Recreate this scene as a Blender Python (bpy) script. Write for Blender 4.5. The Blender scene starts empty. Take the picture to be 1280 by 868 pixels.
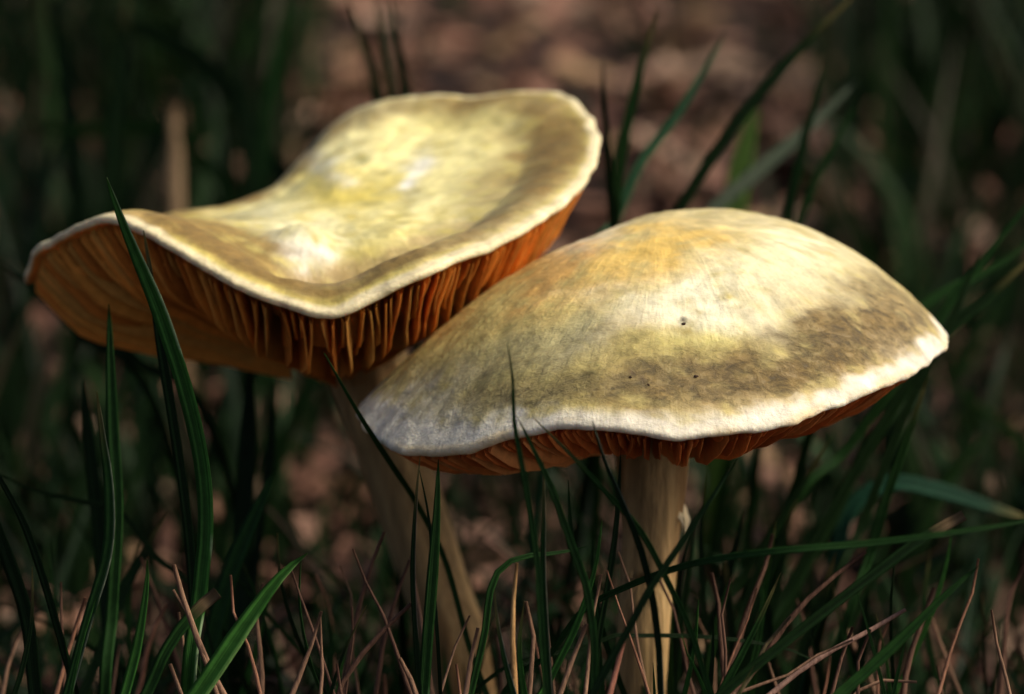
import bpy, math, random
import numpy as np
from mathutils import Vector, noise as mnoise

# ------------------------------------------------------------------ camera, world, sun, exposure
U = 0.01                                   # everything below is laid out in centimetres
PITCH = math.radians(15.0)
DIST = 34.0                                # cm from the lens to the pivot between the two caps
FOC = 1280 * 100.0 / 36.0                  # focal length in photo pixels (100 mm macro lens)
PIV = np.array([0.0, 0.0, 9.0])
FWD = np.array([0.0, math.cos(PITCH), -math.sin(PITCH)])
UPV = np.array([0.0, math.sin(PITCH), math.cos(PITCH)])
RGT = np.array([1.0, 0.0, 0.0])
CAMP = PIV - FWD * DIST

scene = bpy.context.scene
COL = scene.collection
cam_d = bpy.data.cameras.new('camera')
cam_d.lens = 100.0
cam_d.sensor_width = 36.0
cam_d.clip_start = 0.01
cam_d.clip_end = 500.0
cam_d.dof.use_dof = True
cam_d.dof.focus_distance = (DIST - 3.0) * U
cam_d.dof.aperture_fstop = 19.0
cam_d.dof.aperture_blades = 7
cam = bpy.data.objects.new('camera', cam_d)
COL.objects.link(cam)
cam.location = CAMP * U
cam.rotation_euler = (math.pi / 2 - PITCH, 0, 0)
scene.camera = cam

SUN_ELEV, SUN_AZ = math.radians(44), math.radians(98)     # azimuth clockwise from +Y (away from camera)
world = bpy.data.worlds.new('World')
scene.world = world
world.use_nodes = True
wn = world.node_tree
bg = wn.nodes['Background']
sky = wn.nodes.new('ShaderNodeTexSky')
sky.sky_type = 'NISHITA'
sky.sun_disc = False
sky.sun_elevation = SUN_ELEV
sky.sun_rotation = SUN_AZ
sky.air_density = 0.7
sky.dust_density = 6.0
sky.ozone_density = 0.3
wn.links.new(sky.outputs['Color'], bg.inputs['Color'])
bg.inputs['Strength'].default_value = 0.13
sun_d = bpy.data.lights.new('sun', 'SUN')
sun_d.energy = 3.5
sun_d.angle = math.radians(9)
sun_d.color = (1.0, 0.92, 0.76)
sun = bpy.data.objects.new('sun', sun_d)
COL.objects.link(sun)
sdir = Vector((math.sin(SUN_AZ) * math.cos(SUN_ELEV), math.cos(SUN_AZ) * math.cos(SUN_ELEV), math.sin(SUN_ELEV)))
sun.rotation_euler = sdir.to_track_quat('Z', 'Y').to_euler()
sun.location = (0.6, 0.5, 1.2)

vs = scene.view_settings
vs.view_transform = 'Standard'
vs.look = 'None'
vs.gamma = 1.0
vs.use_curve_mapping = False
vs.exposure = 0.15
scene.cycles.use_denoising = True
scene.cycles.max_bounces = 8

rng = random.Random(7)

def P(px, py, d=0.0):
    """photo pixel + distance (cm) behind the pivot plane -> point in cm"""
    s = DIST + d
    return CAMP + s * (FWD + (px - 640.0) / FOC * RGT - (py - 434.0) / FOC * UPV)

def project(pts):
    v = np.asarray(pts) - CAMP
    z = v @ FWD
    return 640 + FOC * (v @ RGT) / z, 434 - FOC * (v @ UPV) / z

def unit(v):
    return v / (np.linalg.norm(v, axis=-1, keepdims=True) + 1e-12)

def smooth(a, b, x):
    k = np.clip((x - a) / (b - a), 0, 1)
    return k * k * (3 - 2 * k)

def fbm(x, y, z=0.0, octv=4):
    return mnoise.fractal(Vector((x, y, z)), 1.0, 2.0, octv)

# ------------------------------------------------------------------ object helpers
def mesh_obj(name, verts, faces, mat, parent=None, origin=None, colors=None, smooth_sh=True):
    verts = np.asarray(verts, dtype=float)
    o0 = np.zeros(3) if origin is None else np.asarray(origin, float)
    me = bpy.data.meshes.new(name)
    me.from_pydata(((verts - o0) * U).tolist(), [], faces)
    if smooth_sh:
        me.polygons.foreach_set('use_smooth', [True] * len(me.polygons))
    if colors is not None:
        at = me.color_attributes.new('tint', 'FLOAT_COLOR', 'POINT')
        c = np.ones((len(verts), 4))
        c[:, :3] = colors
        at.data.foreach_set('color', c.ravel())
    me.materials.append(mat)
    me.update()
    o = bpy.data.objects.new(name, me)
    COL.objects.link(o)
    if parent is not None:
        o.parent = parent
        p0 = Vector(parent.get('base_cm', (0, 0, 0)))
        o.location = (Vector(o0) - p0) * U
    else:
        o.location = o0 * U
    return o

def tag(o, label=None, cat=None, group=None, kind=None):
    if label: o['label'] = label
    if cat: o['category'] = cat
    if group: o['group'] = group
    if kind: o['kind'] = kind
    return o

def empty(name, base):
    o = bpy.data.objects.new(name, None)
    COL.objects.link(o)
    o.empty_display_size = 0.01
    o.location = np.asarray(base) * U
    return o

# ------------------------------------------------------------------ materials
def new_mat(name):
    m = bpy.data.materials.new(name)
    m.use_nodes = True
    nt = m.node_tree
    nt.nodes.clear()
    out = nt.nodes.new('ShaderNodeOutputMaterial')
    return m, nt, out

def N(nt, kind, **inp):
    n = nt.nodes.new(kind)
    for k, v in inp.items():
        n.inputs[k.replace('_', ' ')].default_value = v
    return n

def tinted(name, fallback=None, rough=0.5, spec=0.3, transl=0.3, sss=0.0, sss_rad=(1, .5, .2), sss_scale=.003,
           grain=400.0, grain_amt=0.35, bump=0.3, bump_dist=0.0003, stretch=(1, 1, 1), transl_col=None, veins=False):
    """vertex tint (or a fixed colour) x fine grain, with optional translucency"""
    m, nt, out = new_mat(name)
    L = nt.links.new
    tc = nt.nodes.new('ShaderNodeTexCoord')
    mp = nt.nodes.new('ShaderNodeMapping')
    mp.inputs['Scale'].default_value = stretch
    L(tc.outputs['Object'], mp.inputs['Vector'])
    no = N(nt, 'ShaderNodeTexNoise', Scale=grain, Detail=5.0, Roughness=0.65)
    L(mp.outputs['Vector'], no.inputs['Vector'])
    mr = nt.nodes.new('ShaderNodeMapRange')
    mr.inputs['From Min'].default_value = 0.25
    mr.inputs['From Max'].default_value = 0.75
    mr.inputs['To Min'].default_value = 1 - grain_amt
    mr.inputs['To Max'].default_value = 1 + grain_amt
    L(no.outputs['Fac'], mr.inputs['Value'])
    mul = nt.nodes.new('ShaderNodeVectorMath'); mul.operation = 'SCALE'
    if fallback is None:
        at = nt.nodes.new('ShaderNodeVertexColor'); at.layer_name = 'tint'
        L(at.outputs['Color'], mul.inputs[0])
    else:
        mul.inputs[0].default_value = fallback
    L(mr.outputs['Result'], mul.inputs['Scale'])
    bs = N(nt, 'ShaderNodeBsdfPrincipled', Roughness=rough)
    bs.inputs['Specular IOR Level'].default_value = spec
    L(mul.outputs['Vector'], bs.inputs['Base Color'])
    if sss:
        bs.inputs['Subsurface Weight'].default_value = sss
        bs.inputs['Subsurface Radius'].default_value = sss_rad
        bs.inputs['Subsurface Scale'].default_value = sss_scale
    bp = N(nt, 'ShaderNodeBump', Strength=bump, Distance=bump_dist)
    if veins:
        va = nt.nodes.new('ShaderNodeAttribute'); va.attribute_name = 'across'
        vn = N(nt, 'ShaderNodeTexNoise', Scale=1.0, Detail=3.0, Roughness=.6)
        L(va.outputs['Vector'], vn.inputs['Vector'])
        L(vn.outputs['Fac'], bp.inputs['Height'])
        m2 = nt.nodes.new('ShaderNodeMapRange')
        m2.inputs['From Min'].default_value = .3; m2.inputs['From Max'].default_value = .7
        m2.inputs['To Min'].default_value = .55; m2.inputs['To Max'].default_value = 1.5
        L(vn.outputs['Fac'], m2.inputs['Value'])
        mu = nt.nodes.new('ShaderNodeMath'); mu.operation = 'MULTIPLY'
        L(m2.outputs['Result'], mu.inputs[0]); L(mr.outputs['Result'], mu.inputs[1])
        L(mu.outputs['Value'], mul.inputs['Scale'])
    else:
        L(no.outputs['Fac'], bp.inputs['Height'])
    L(bp.outputs['Normal'], bs.inputs['Normal'])
    last = bs.outputs['BSDF']
    if transl:
        tr = nt.nodes.new('ShaderNodeBsdfTranslucent')
        if transl_col is None:
            L(mul.outputs['Vector'], tr.inputs['Color'])
        else:
            tr.inputs['Color'].default_value = (*transl_col, 1)
        mx = nt.nodes.new('ShaderNodeMixShader')
        mx.inputs['Fac'].default_value = transl
        L(last, mx.inputs[1]); L(tr.outputs['BSDF'], mx.inputs[2])
        last = mx.outputs['Shader']
    L(last, out.inputs['Surface'])
    return m

MAT_GRASS = tinted('grass_leaf', rough=.5, spec=.09, transl=.32, grain=900, grain_amt=.25, bump=.5, bump_dist=.0003, veins=True)
MAT_DRY = tinted('dry_straw', rough=.8, spec=.15, transl=.1, grain=1500, grain_amt=.5, bump=.6, bump_dist=.0004, stretch=(1, 1, .15))
MAT_LITTER = tinted('dead_leaves', rough=.75, spec=.15, transl=.2, grain=180, grain_amt=.5, bump=.4, bump_dist=.001)
MAT_GILL = tinted('gill_flesh', rough=.7, spec=.15, transl=.32, grain=700, grain_amt=.22, bump=.3, bump_dist=.0002)
MAT_STEM = tinted('stem_flesh', rough=.75, spec=.15, transl=0, sss=.15, sss_rad=(1, .6, .3), sss_scale=.002, grain=900, grain_amt=.55,
                  bump=.9, bump_dist=.0008, stretch=(1, 1, .05))

def cap_material(name, crack):
    """cap skin: painted tint (pigment plus some painted light and shade), fibrous wrinkles, pits and cracks where the tint is dark"""
    m, nt, out = new_mat(name)
    L = nt.links.new
    tc = nt.nodes.new('ShaderNodeTexCoord')
    at = nt.nodes.new('ShaderNodeVertexColor'); at.layer_name = 'tint'
    fine = N(nt, 'ShaderNodeTexNoise', Scale=520.0, Detail=6.0, Roughness=0.7)
    L(tc.outputs['Object'], fine.inputs['Vector'])
    mp = nt.nodes.new('ShaderNodeMapping')
    mp.inputs['Rotation'].default_value = (0, 0, math.radians(-24))
    mp.inputs['Scale'].default_value = (.6, 1, 1)
    L(tc.outputs['Object'], mp.inputs['Vector'])
    wr = N(nt, 'ShaderNodeTexNoise', Scale=330.0, Detail=5.0, Roughness=0.6, Distortion=.25)
    L(mp.outputs['Vector'], wr.inputs['Vector'])
    rid = N(nt, 'ShaderNodeTexNoise', Scale=800.0, Detail=8.0, Roughness=0.7, Distortion=.3)
    L(mp.outputs['Vector'], rid.inputs['Vector'])
    sb = nt.nodes.new('ShaderNodeMath'); sb.operation = 'SUBTRACT'; sb.inputs[1].default_value = .5
    L(rid.outputs['Fac'], sb.inputs[0])
    ab = nt.nodes.new('ShaderNodeMath'); ab.operation = 'ABSOLUTE'
    L(sb.outputs['Value'], ab.inputs[0])
    po = nt.nodes.new('ShaderNodeAttribute'); po.attribute_name = 'polar'
    fib = N(nt, 'ShaderNodeTexNoise', Scale=1.0, Detail=5.0, Roughness=0.65, Distortion=.4)
    L(po.outputs['Vector'], fib.inputs['Vector'])
    g3 = nt.nodes.new('ShaderNodeMapRange')
    g3.inputs['From Min'].default_value = .3; g3.inputs['From Max'].default_value = .7
    g3.inputs['To Min'].default_value = .87; g3.inputs['To Max'].default_value = 1.10
    L(fib.outputs['Fac'], g3.inputs['Value'])
    # crack mask: alpha channel of tint holds how cracked the skin is
    ck = nt.nodes.new('ShaderNodeMapRange')
    ck.inputs['From Min'].default_value = 0.36; ck.inputs['From Max'].default_value = 0.55
    ck.inputs['To Min'].default_value = 0.38; ck.inputs['To Max'].default_value = 1.0
    L(rid.outputs['Fac'], ck.inputs['Value'])
    sep = nt.nodes.new('ShaderNodeAttribute'); sep.attribute_name = 'crack'
    mixk = nt.nodes.new('ShaderNodeMix'); mixk.data_type = 'FLOAT'
    L(sep.outputs['Fac'], mixk.inputs['Factor'])
    mixk.inputs['A'].default_value = 1.0
    L(ck.outputs['Result'], mixk.inputs['B'])
    g1 = nt.nodes.new('ShaderNodeMapRange')
    g1.inputs['From Min'].default_value = .25; g1.inputs['From Max'].default_value = .75
    g1.inputs['To Min'].default_value = .70; g1.inputs['To Max'].default_value = 1.22
    L(fine.outputs['Fac'], g1.inputs['Value'])
    g2 = nt.nodes.new('ShaderNodeMapRange')
    g2.inputs['From Min'].default_value = .3; g2.inputs['From Max'].default_value = .7
    g2.inputs['To Min'].default_value = .90; g2.inputs['To Max'].default_value = 1.08
    L(wr.outputs['Fac'], g2.inputs['Value'])
    a = nt.nodes.new('ShaderNodeMath'); a.operation = 'MULTIPLY'
    a0 = nt.nodes.new('ShaderNodeMath'); a0.operation = 'MULTIPLY'
    L(g2.outputs['Result'], a0.inputs[0]); L(g3.outputs['Result'], a0.inputs[1])
    L(g1.outputs['Result'], a.inputs[0]); L(a0.outputs['Value'], a.inputs[1])
    b = nt.nodes.new('ShaderNodeMath'); b.operation = 'MULTIPLY'
    L(a.outputs['Value'], b.inputs[0]); L(mixk.outputs['Result'], b.inputs[1])
    mul = nt.nodes.new('ShaderNodeVectorMath'); mul.operation = 'SCALE'
    L(at.outputs['Color'], mul.inputs[0]); L(b.outputs['Value'], mul.inputs['Scale'])
    bs = N(nt, 'ShaderNodeBsdfPrincipled', Roughness=.55)
    bs.inputs['Specular IOR Level'].default_value = .32
    bs.inputs['Subsurface Weight'].default_value = .18
    bs.inputs['Subsurface Radius'].default_value = (1, .6, .25)
    bs.inputs['Subsurface Scale'].default_value = .0025
    L(mul.outputs['Vector'], bs.inputs['Base Color'])
    b1 = N(nt, 'ShaderNodeBump', Strength=.6, Distance=.0006)
    L(wr.outputs['Fac'], b1.inputs['Height'])
    b2 = N(nt, 'ShaderNodeBump', Strength=.6, Distance=.0004)
    L(b.outputs['Value'], b2.inputs['Height']); L(b1.outputs['Normal'], b2.inputs['Normal'])
    L(b2.outputs['Normal'], bs.inputs['Normal'])
    L(bs.outputs['BSDF'], out.inputs['Surface'])
    return m

MAT_CAP_A = cap_material('cap_skin_upper', False)
MAT_CAP_B = cap_material('cap_skin_lower', True)

# ground: dark humus with crumbs
mg, nt, out = new_mat('soil')
tc = nt.nodes.new('ShaderNodeTexCoord')
n1 = N(nt, 'ShaderNodeTexNoise', Scale=40.0, Detail=8.0, Roughness=.7)
nt.links.new(tc.outputs['Object'], n1.inputs['Vector'])
cr = nt.nodes.new('ShaderNodeValToRGB')
cr.color_ramp.elements[0].position = .3; cr.color_ramp.elements[0].color = (.010, .007, .005, 1)
cr.color_ramp.elements[1].position = .75; cr.color_ramp.elements[1].color = (.07, .042, .03, 1)
nt.links.new(n1.outputs['Fac'], cr.inputs['Fac'])
bs = N(nt, 'ShaderNodeBsdfPrincipled', Roughness=.95)
bs.inputs['Specular IOR Level'].default_value = .1
nt.links.new(cr.outputs['Color'], bs.inputs['Base Color'])
bp = N(nt, 'ShaderNodeBump', Strength=.8, Distance=.004)
nt.links.new(n1.outputs['Fac'], bp.inputs['Height']); nt.links.new(bp.outputs['Normal'], bs.inputs['Normal'])
nt.links.new(bs.outputs['BSDF'], out.inputs['Surface'])

# ------------------------------------------------------------------ ground sheet (to the horizon)
def ground_z(x, y):
    near = math.exp(-(x * x + y * y) / 40000.0)
    return (0.35 * fbm(x * .12, y * .12, 3.0, 3) + 0.8 * fbm(x * .03, y * .03, 9.0, 2)) * near - .2

def make_ground():
    def axis():
        a = list(np.arange(-60, 60.1, 1.5))
        s, v = 3.0, 60.0
        while v < 40000:
            v += s; s *= 1.35
            a += [v, -v]
        return np.array(sorted(a))
    xs = axis(); ys = axis() + 20
    V = [(x, y, ground_z(x, y)) for y in ys for x in xs]
    n = len(xs)
    F = [(j * n + i, j * n + i + 1, (j + 1) * n + i + 1, (j + 1) * n + i) for j in range(len(ys) - 1) for i in range(n - 1)]
    o = mesh_obj('ground', V, F, mg)
    tag(o, 'dark damp soil under the grass and leaf litter', 'ground', kind='structure')
make_ground()

# ------------------------------------------------------------------ mushrooms
def closed_spline(pts, n):
    pts = np.array(pts); m = len(pts)
    seg = np.linalg.norm(np.roll(pts, -1, 0) - pts, axis=1) ** .6
    cum = np.concatenate([[0], np.cumsum(seg)])
    res = []
    for s in np.linspace(0, cum[-1], n, endpoint=False):
        k = min(np.searchsorted(cum, s, 'right') - 1, m - 1)
        u = (s - cum[k]) / seg[k]
        p0, p1, p2, p3 = (pts[(k + q) % m] for q in (-1, 0, 1, 2))
        res.append(.5 * ((2 * p1) + (p2 - p0) * u + (2 * p0 - 5 * p1 + 4 * p2 - p3) * u * u + (3 * p1 - p0 - 3 * p2 + p3) * u ** 3))
    return np.array(res)

def resample_uniform(c, n):
    c2 = np.vstack([c, c[:1]])
    d = np.concatenate([[0], np.cumsum(np.linalg.norm(np.diff(c2, axis=0), axis=1))])
    q = np.linspace(0, d[-1], n, endpoint=False)
    return np.stack([np.interp(q, d, c2[:, k]) for k in range(3)], 1)

def open_spline(pts, n):
    pts = np.array(pts, float)
    if len(pts) == 2:
        u = np.linspace(0, 1, n)[:, None]
        return pts[0] * (1 - u) + pts[1] * u
    ext = np.vstack([2 * pts[0] - pts[1], pts, 2 * pts[-1] - pts[-2]])
    seg = np.linalg.norm(np.diff(pts[:, :3], axis=0), axis=1) + 1e-9
    cum = np.concatenate([[0], np.cumsum(seg)])
    res = []
    for s in np.linspace(0, cum[-1], n):
        k = min(max(np.searchsorted(cum, s, 'right') - 1, 0), len(seg) - 1)
        u = (s - cum[k]) / seg[k]
        p0, p1, p2, p3 = ext[k:k + 4]
        res.append(.5 * ((2 * p1) + (p2 - p0) * u + (2 * p0 - 5 * p1 + 4 * p2 - p3) * u * u + (3 * p1 - p0 - 3 * p2 + p3) * u ** 3))
    return np.array(res)

NT, NR = 288, 84

def build_mushroom(name, rim_ctrl, centre, pfun, bumpfun, thick, zstem, bulge, n_gills, stem, stem_r, mat_cap, paint, label, stem_label, gill_cols, seed, wav=.05):
    r = random.Random(seed)
    rim = resample_uniform(closed_spline([P(*q) for q in rim_ctrl], 900), NT)
    C = P(*centre)
    for i in range(NT):
        q = rim[i]
        nz = .05 * fbm(q[0] * 1.6, q[1] * 1.6, seed + 40., 3) + .009 * fbm(q[0] * 6, q[1] * 6, seed + 60., 2) - .06 * max(0, fbm(q[0] * 2.2, q[1] * 2.2, seed + 80., 2) - .35)
        rim[i] = q + unit(q - C) * nz + np.array([0, 0, .016 * fbm(q[0] * 3, q[1] * 5, seed + 90., 2)])
    ts = np.concatenate([np.linspace(0.0, .9, NR - 24, endpoint=False), np.linspace(.9, 1, 24)])
    ang = np.arctan2(rim[:, 1] - C[1], rim[:, 0] - C[0])
    top = np.zeros((NT, NR, 3))
    for i in range(NT):
        R = rim[i]
        p = pfun(ang[i])
        for j, t in enumerate(ts):
            q = C + (R - C) * t
            q[2] = C[2] + (R[2] - C[2]) * (t ** p if p > 1.5 else t * t * 1.4 / (t + .4))
            top[i, j] = q
    # bumps and dents in world xy, plus organic unevenness
    bx = bumpfun(top.reshape(-1, 3), np.tile(ts, NT))
    top[..., 2] += bx.reshape(NT, NR)
    for i in range(NT):
        for j in range(NR):
            q = top[i, j]
            fade = 1 - .55 * smooth(.9, 1, ts[j])
            top[i, j, 2] += fade * (.045 * fbm(q[0] * .9, q[1] * .9, seed, 3) + .012 * fbm(q[0] * 4, q[1] * 4, seed + 5., 3))
    # margin bends over a little
    dt = np.roll(top, -1, 0) - np.roll(top, 1, 0)
    dr = np.gradient(top, axis=1)
    dr[:, 0] = dr[:, 1]
    n = unit(np.cross(dr, dt)); n[n[..., 2] < 0] *= -1
    n[:, 0] = unit(n[:, 1].mean(0)); 
    h = .055
    e = unit(top[:, -1] - top[:, -4])
    nn = n[:, -2]
    rings = [top[:, j] for j in range(NR)]
    lip_c = top[:, -1] - nn * h
    LIP = 9
    for k in range(1, LIP + 1):
        al = math.pi * k / LIP
        rings.append(lip_c + nn * h * math.cos(al) + e * h * math.sin(al))
    def under(i, t):
        j = np.interp(t, ts, np.arange(NR))
        j0 = int(min(j, NR - 2)); f = j - j0
        q = top[i, j0] * (1 - f) + top[i, j0 + 1] * f
        m = unit(n[i, j0] * (1 - f) + n[i, j0 + 1] * f)
        blend = smooth(.45, .95, t)
        m = unit(m * blend + np.array([0, 0, 1.]) * (1 - blend))
        th = 2 * h + (thick - 2 * h) * (1 - t) ** .8
        return q - m * th
    for t in np.linspace(.985, .05, 22):
        rings.append(np.array([under(i, t) for i in range(NT)]))
    G = len(rings)
    V = np.stack(rings, 1).reshape(-1, 3)
    F = []
    for i in range(NT):
        i2 = (i + 1) % NT
        for j in range(G - 1):
            F.append((i * G + j, i * G + j + 1, i2 * G + j + 1, i2 * G + j) if j else (i * G, i * G + 1, i2 * G + 1))
    F.append(tuple(i * G + G - 1 for i in range(NT)))
    # pigment, with some light and shade painted in
    px, py = project(V)
    tt = np.tile(np.concatenate([ts, np.full(LIP, 1.0), np.linspace(.985, .05, 22)]), NT)
    ring = np.tile(np.arange(G), NT)
    colr, crack = paint(px, py, tt, V)
    und = ring >= NR + LIP - 3
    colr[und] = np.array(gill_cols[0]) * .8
    crack[und] = 0
    base = np.array(stem[-1])
    root = empty(name, base)
    root['base_cm'] = tuple(float(b) for b in base)
    cap = mesh_obj('cap', V, F, mat_cap, root, origin=base, colors=colr)
    ca = cap.data.attributes.new('crack', 'FLOAT', 'POINT')
    ca.data.foreach_set('value', crack)
    th_ = np.repeat(ang, G)
    pol = np.stack([np.cos(th_) * 26, np.sin(th_) * 26, tt * 5.0], 1)
    pa = cap.data.attributes.new('polar', 'FLOAT_VECTOR', 'POINT')
    pa.data.foreach_set('vector', pol.ravel())
    # gills: every lamella is a leaf of its own
    SEG = 9
    for g in range(n_gills):
        fi = g * NT / n_gills + r.uniform(-.35, .35)
        i = int(round(fi)) % NT
        kind = g % 4
        t_in = .16 if kind == 0 else (r.uniform(.40, .5) if kind == 2 else r.uniform(.55, .72))
        if kind == 0: t_in = r.uniform(.15, .2)
        Dg = (1.0 if kind == 0 else (.96 if kind == 2 else .86)) * r.uniform(.95, 1.03)
        side = unit(rim[(i + 1) % NT] - rim[i - 1])
        ph, amp = r.uniform(0, 6.28), wav * r.uniform(.5, 1.4)
        lean = r.uniform(-.14, .14)
        verts, cols = [], []
        tlist = t_in + (.988 - t_in) * np.linspace(0, 1, SEG + 1) ** .75
        c0 = np.array(gill_cols[r.randrange(len(gill_cols))]) * r.uniform(.62, 1.05)
        for t in tlist:
            a = under(i, t) + np.array([0, 0, .04])
            outer = np.clip((.994 - t) / .17, 0, 1) ** .52
            zl = rim[i][2] - .1 + (zstem - rim[i][2]) * (1 - t) ** 1.1 - bulge * outer * (.45 + .55 * smooth(.1, .75, t))
            full = max(a[2] - zl, .32 * outer)
            inner = 1.0 if kind == 0 else np.clip((t - t_in) / .26, 0.02, 1) ** .8
            dep = max(.012, full * Dg * inner)
            dep *= 1 + r.uniform(-.025, .025)
            wv = side * (amp * math.sin(ph + 9 * t) + lean * dep * .6)
            mid = a + np.array([0, 0, -dep * .5]) + wv * .55
            low = a + np.array([0, 0, -dep]) + wv
            hw = side * .017
            verts += [a + hw * 1.4, mid + hw, low + hw * .5, low - hw * .5, mid - hw, a - hw * 1.4]
            cols += [c0 * .7, c0 * .85, c0 * 1.12, c0 * 1.12, c0 * .85, c0 * .7]  # root darkened, edge paled: shade between gills put into the tint
        faces = []
        for s in range(SEG):
            for k in range(5):
                faces.append((s * 6 + k, s * 6 + k + 1, (s + 1) * 6 + k + 1, (s + 1) * 6 + k))
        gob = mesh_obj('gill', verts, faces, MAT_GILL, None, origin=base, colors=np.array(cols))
        gob.parent = cap
        gob.location = (0, 0, 0)
    # stem
    path = open_spline(np.array(stem), 46)
    tang = unit(np.gradient(path, axis=0))
    M = 40
    sv, sc, sf = [], [], []
    for k in range(46):
        u = k / 45
        ax = unit(np.cross(tang[k], np.array([0, 1., 0]))); ay = unit(np.cross(tang[k], ax))
        rad0 = np.interp(u, np.linspace(0, 1, len(stem_r)), stem_r)
        for q in range(M):
            a = 2 * math.pi * q / M
            rr = rad0 * (1 + .05 * fbm(math.cos(a) * 2.2, math.sin(a) * 2.2, u * 1.5 + seed, 3) + .03 * fbm(math.cos(a) * 8, math.sin(a) * 8, u * 2 + seed, 2))
            sv.append(path[k] + rr * (math.cos(a) * ax + math.sin(a) * ay))
            st = fbm(math.cos(a) * 3, math.sin(a) * 3, u * 2.5 + seed, 4)
            c = np.array([.28, .185, .08]) * (1 + .55 * st + .3 * fbm(math.cos(a) * 9, math.sin(a) * 9, u * 3 + seed, 3))
            dk = smooth(.15, .5, fbm(math.cos(a) * 1.5, math.sin(a) * 1.5, u * 5 + seed * 2, 3))
            sc.append(c * (1 - dk) + np.array([.24, .14, .055]) * dk)
    for k in range(45):
        for q in range(M):
            sf.append((k * M + q, k * M + (q + 1) % M, (k + 1) * M + (q + 1) % M, (k + 1) * M + q))
    sf.append(tuple(range(M))); sf.append(tuple(reversed(range(45 * M, 46 * M))))
    so = mesh_obj('stem', sv, sf, MAT_STEM, root, origin=base, colors=np.array(sc))
    so['label'] = stem_label
    tag(root, label, 'mushroom', 'wild mushrooms growing side by side')
    return root, cap, so, path

def blot(px, py, V, blots, col, warp=14, seed=0.):
    """stains and painted light with noisy edges, laid over a colour"""
    col = np.array(col, float)
    n1 = np.array([fbm(v[0] * 1.1 + seed, v[1] * 1.6, v[2] * 1.3, 4) for v in V])
    n2 = np.array([fbm(v[0] * 1.3 + 31 + seed, v[1] * 1.3, v[2] * 1.3, 4) for v in V])
    n3 = np.array([fbm(v[0] * 3.2 + 11 + seed, v[1] * 4.5, v[2] * 4.0, 5) for v in V])
    for (x, y, rx, ry, rot, c, s) in blots:
        a = math.radians(rot)
        dx = px - x + warp * 2.2 * n1; dy = py - y + warp * 1.4 * n2
        u = (dx * math.cos(a) + dy * math.sin(a)) / rx
        v = (-dx * math.sin(a) + dy * math.cos(a)) / ry
        w = np.exp(-(u * u + v * v) * .9)
        w = np.clip(1.35 * w * (1 + 1.1 * n3), 0, 1) * s
        col = col * (1 - w[:, None]) + np.array(c) * w[:, None]
    return col, n1, n2, n3

CREAM, WHITE, YEL = (.70, .63, .34), (.86, .82, .62), (.68, .54, .08)
TAN, BROWN, OLIVE = (.20, .125, .03), (.13, .085, .035), (.40, .35, .14)

def paint_upper(px, py, t, V):
    base = np.tile(np.array((.60, .50, .13)), (len(px), 1))
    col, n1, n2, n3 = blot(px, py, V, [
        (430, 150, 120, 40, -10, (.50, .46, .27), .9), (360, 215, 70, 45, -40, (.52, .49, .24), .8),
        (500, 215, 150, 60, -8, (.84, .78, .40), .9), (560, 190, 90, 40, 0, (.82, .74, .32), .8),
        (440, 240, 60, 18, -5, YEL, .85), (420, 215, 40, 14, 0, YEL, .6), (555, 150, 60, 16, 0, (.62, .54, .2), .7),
        (520, 210, 14, 20, 15, (.9, .88, .74), .9), (381, 314, 36, 26, 20, (.92, .90, .78), 1.0), (410, 205, 30, 12, 30, (.85, .82, .6), .8),  # white blot on the knob is a painted highlight
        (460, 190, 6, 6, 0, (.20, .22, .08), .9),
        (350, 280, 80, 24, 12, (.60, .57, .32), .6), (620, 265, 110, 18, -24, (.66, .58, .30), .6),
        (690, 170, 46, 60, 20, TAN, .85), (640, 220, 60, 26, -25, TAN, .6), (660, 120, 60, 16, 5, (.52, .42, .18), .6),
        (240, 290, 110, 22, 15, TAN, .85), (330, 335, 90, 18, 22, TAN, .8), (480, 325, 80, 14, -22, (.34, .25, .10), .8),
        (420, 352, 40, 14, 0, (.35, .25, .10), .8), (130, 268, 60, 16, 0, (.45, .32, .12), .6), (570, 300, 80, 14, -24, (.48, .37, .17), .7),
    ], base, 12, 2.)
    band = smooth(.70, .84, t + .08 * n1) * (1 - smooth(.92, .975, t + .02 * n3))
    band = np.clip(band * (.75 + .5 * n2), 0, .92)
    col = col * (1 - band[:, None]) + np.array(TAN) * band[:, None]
    mg_ = smooth(.962, .99, t + .010 * n3)
    col = col * (1 - mg_[:, None]) + np.array((.68, .59, .36)) * mg_[:, None]
    col *= (1 + .20 * n3 + .06 * n2)[:, None]
    return np.clip(col, .03, .92), np.clip(.12 + band * .25, 0, 1)

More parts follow.
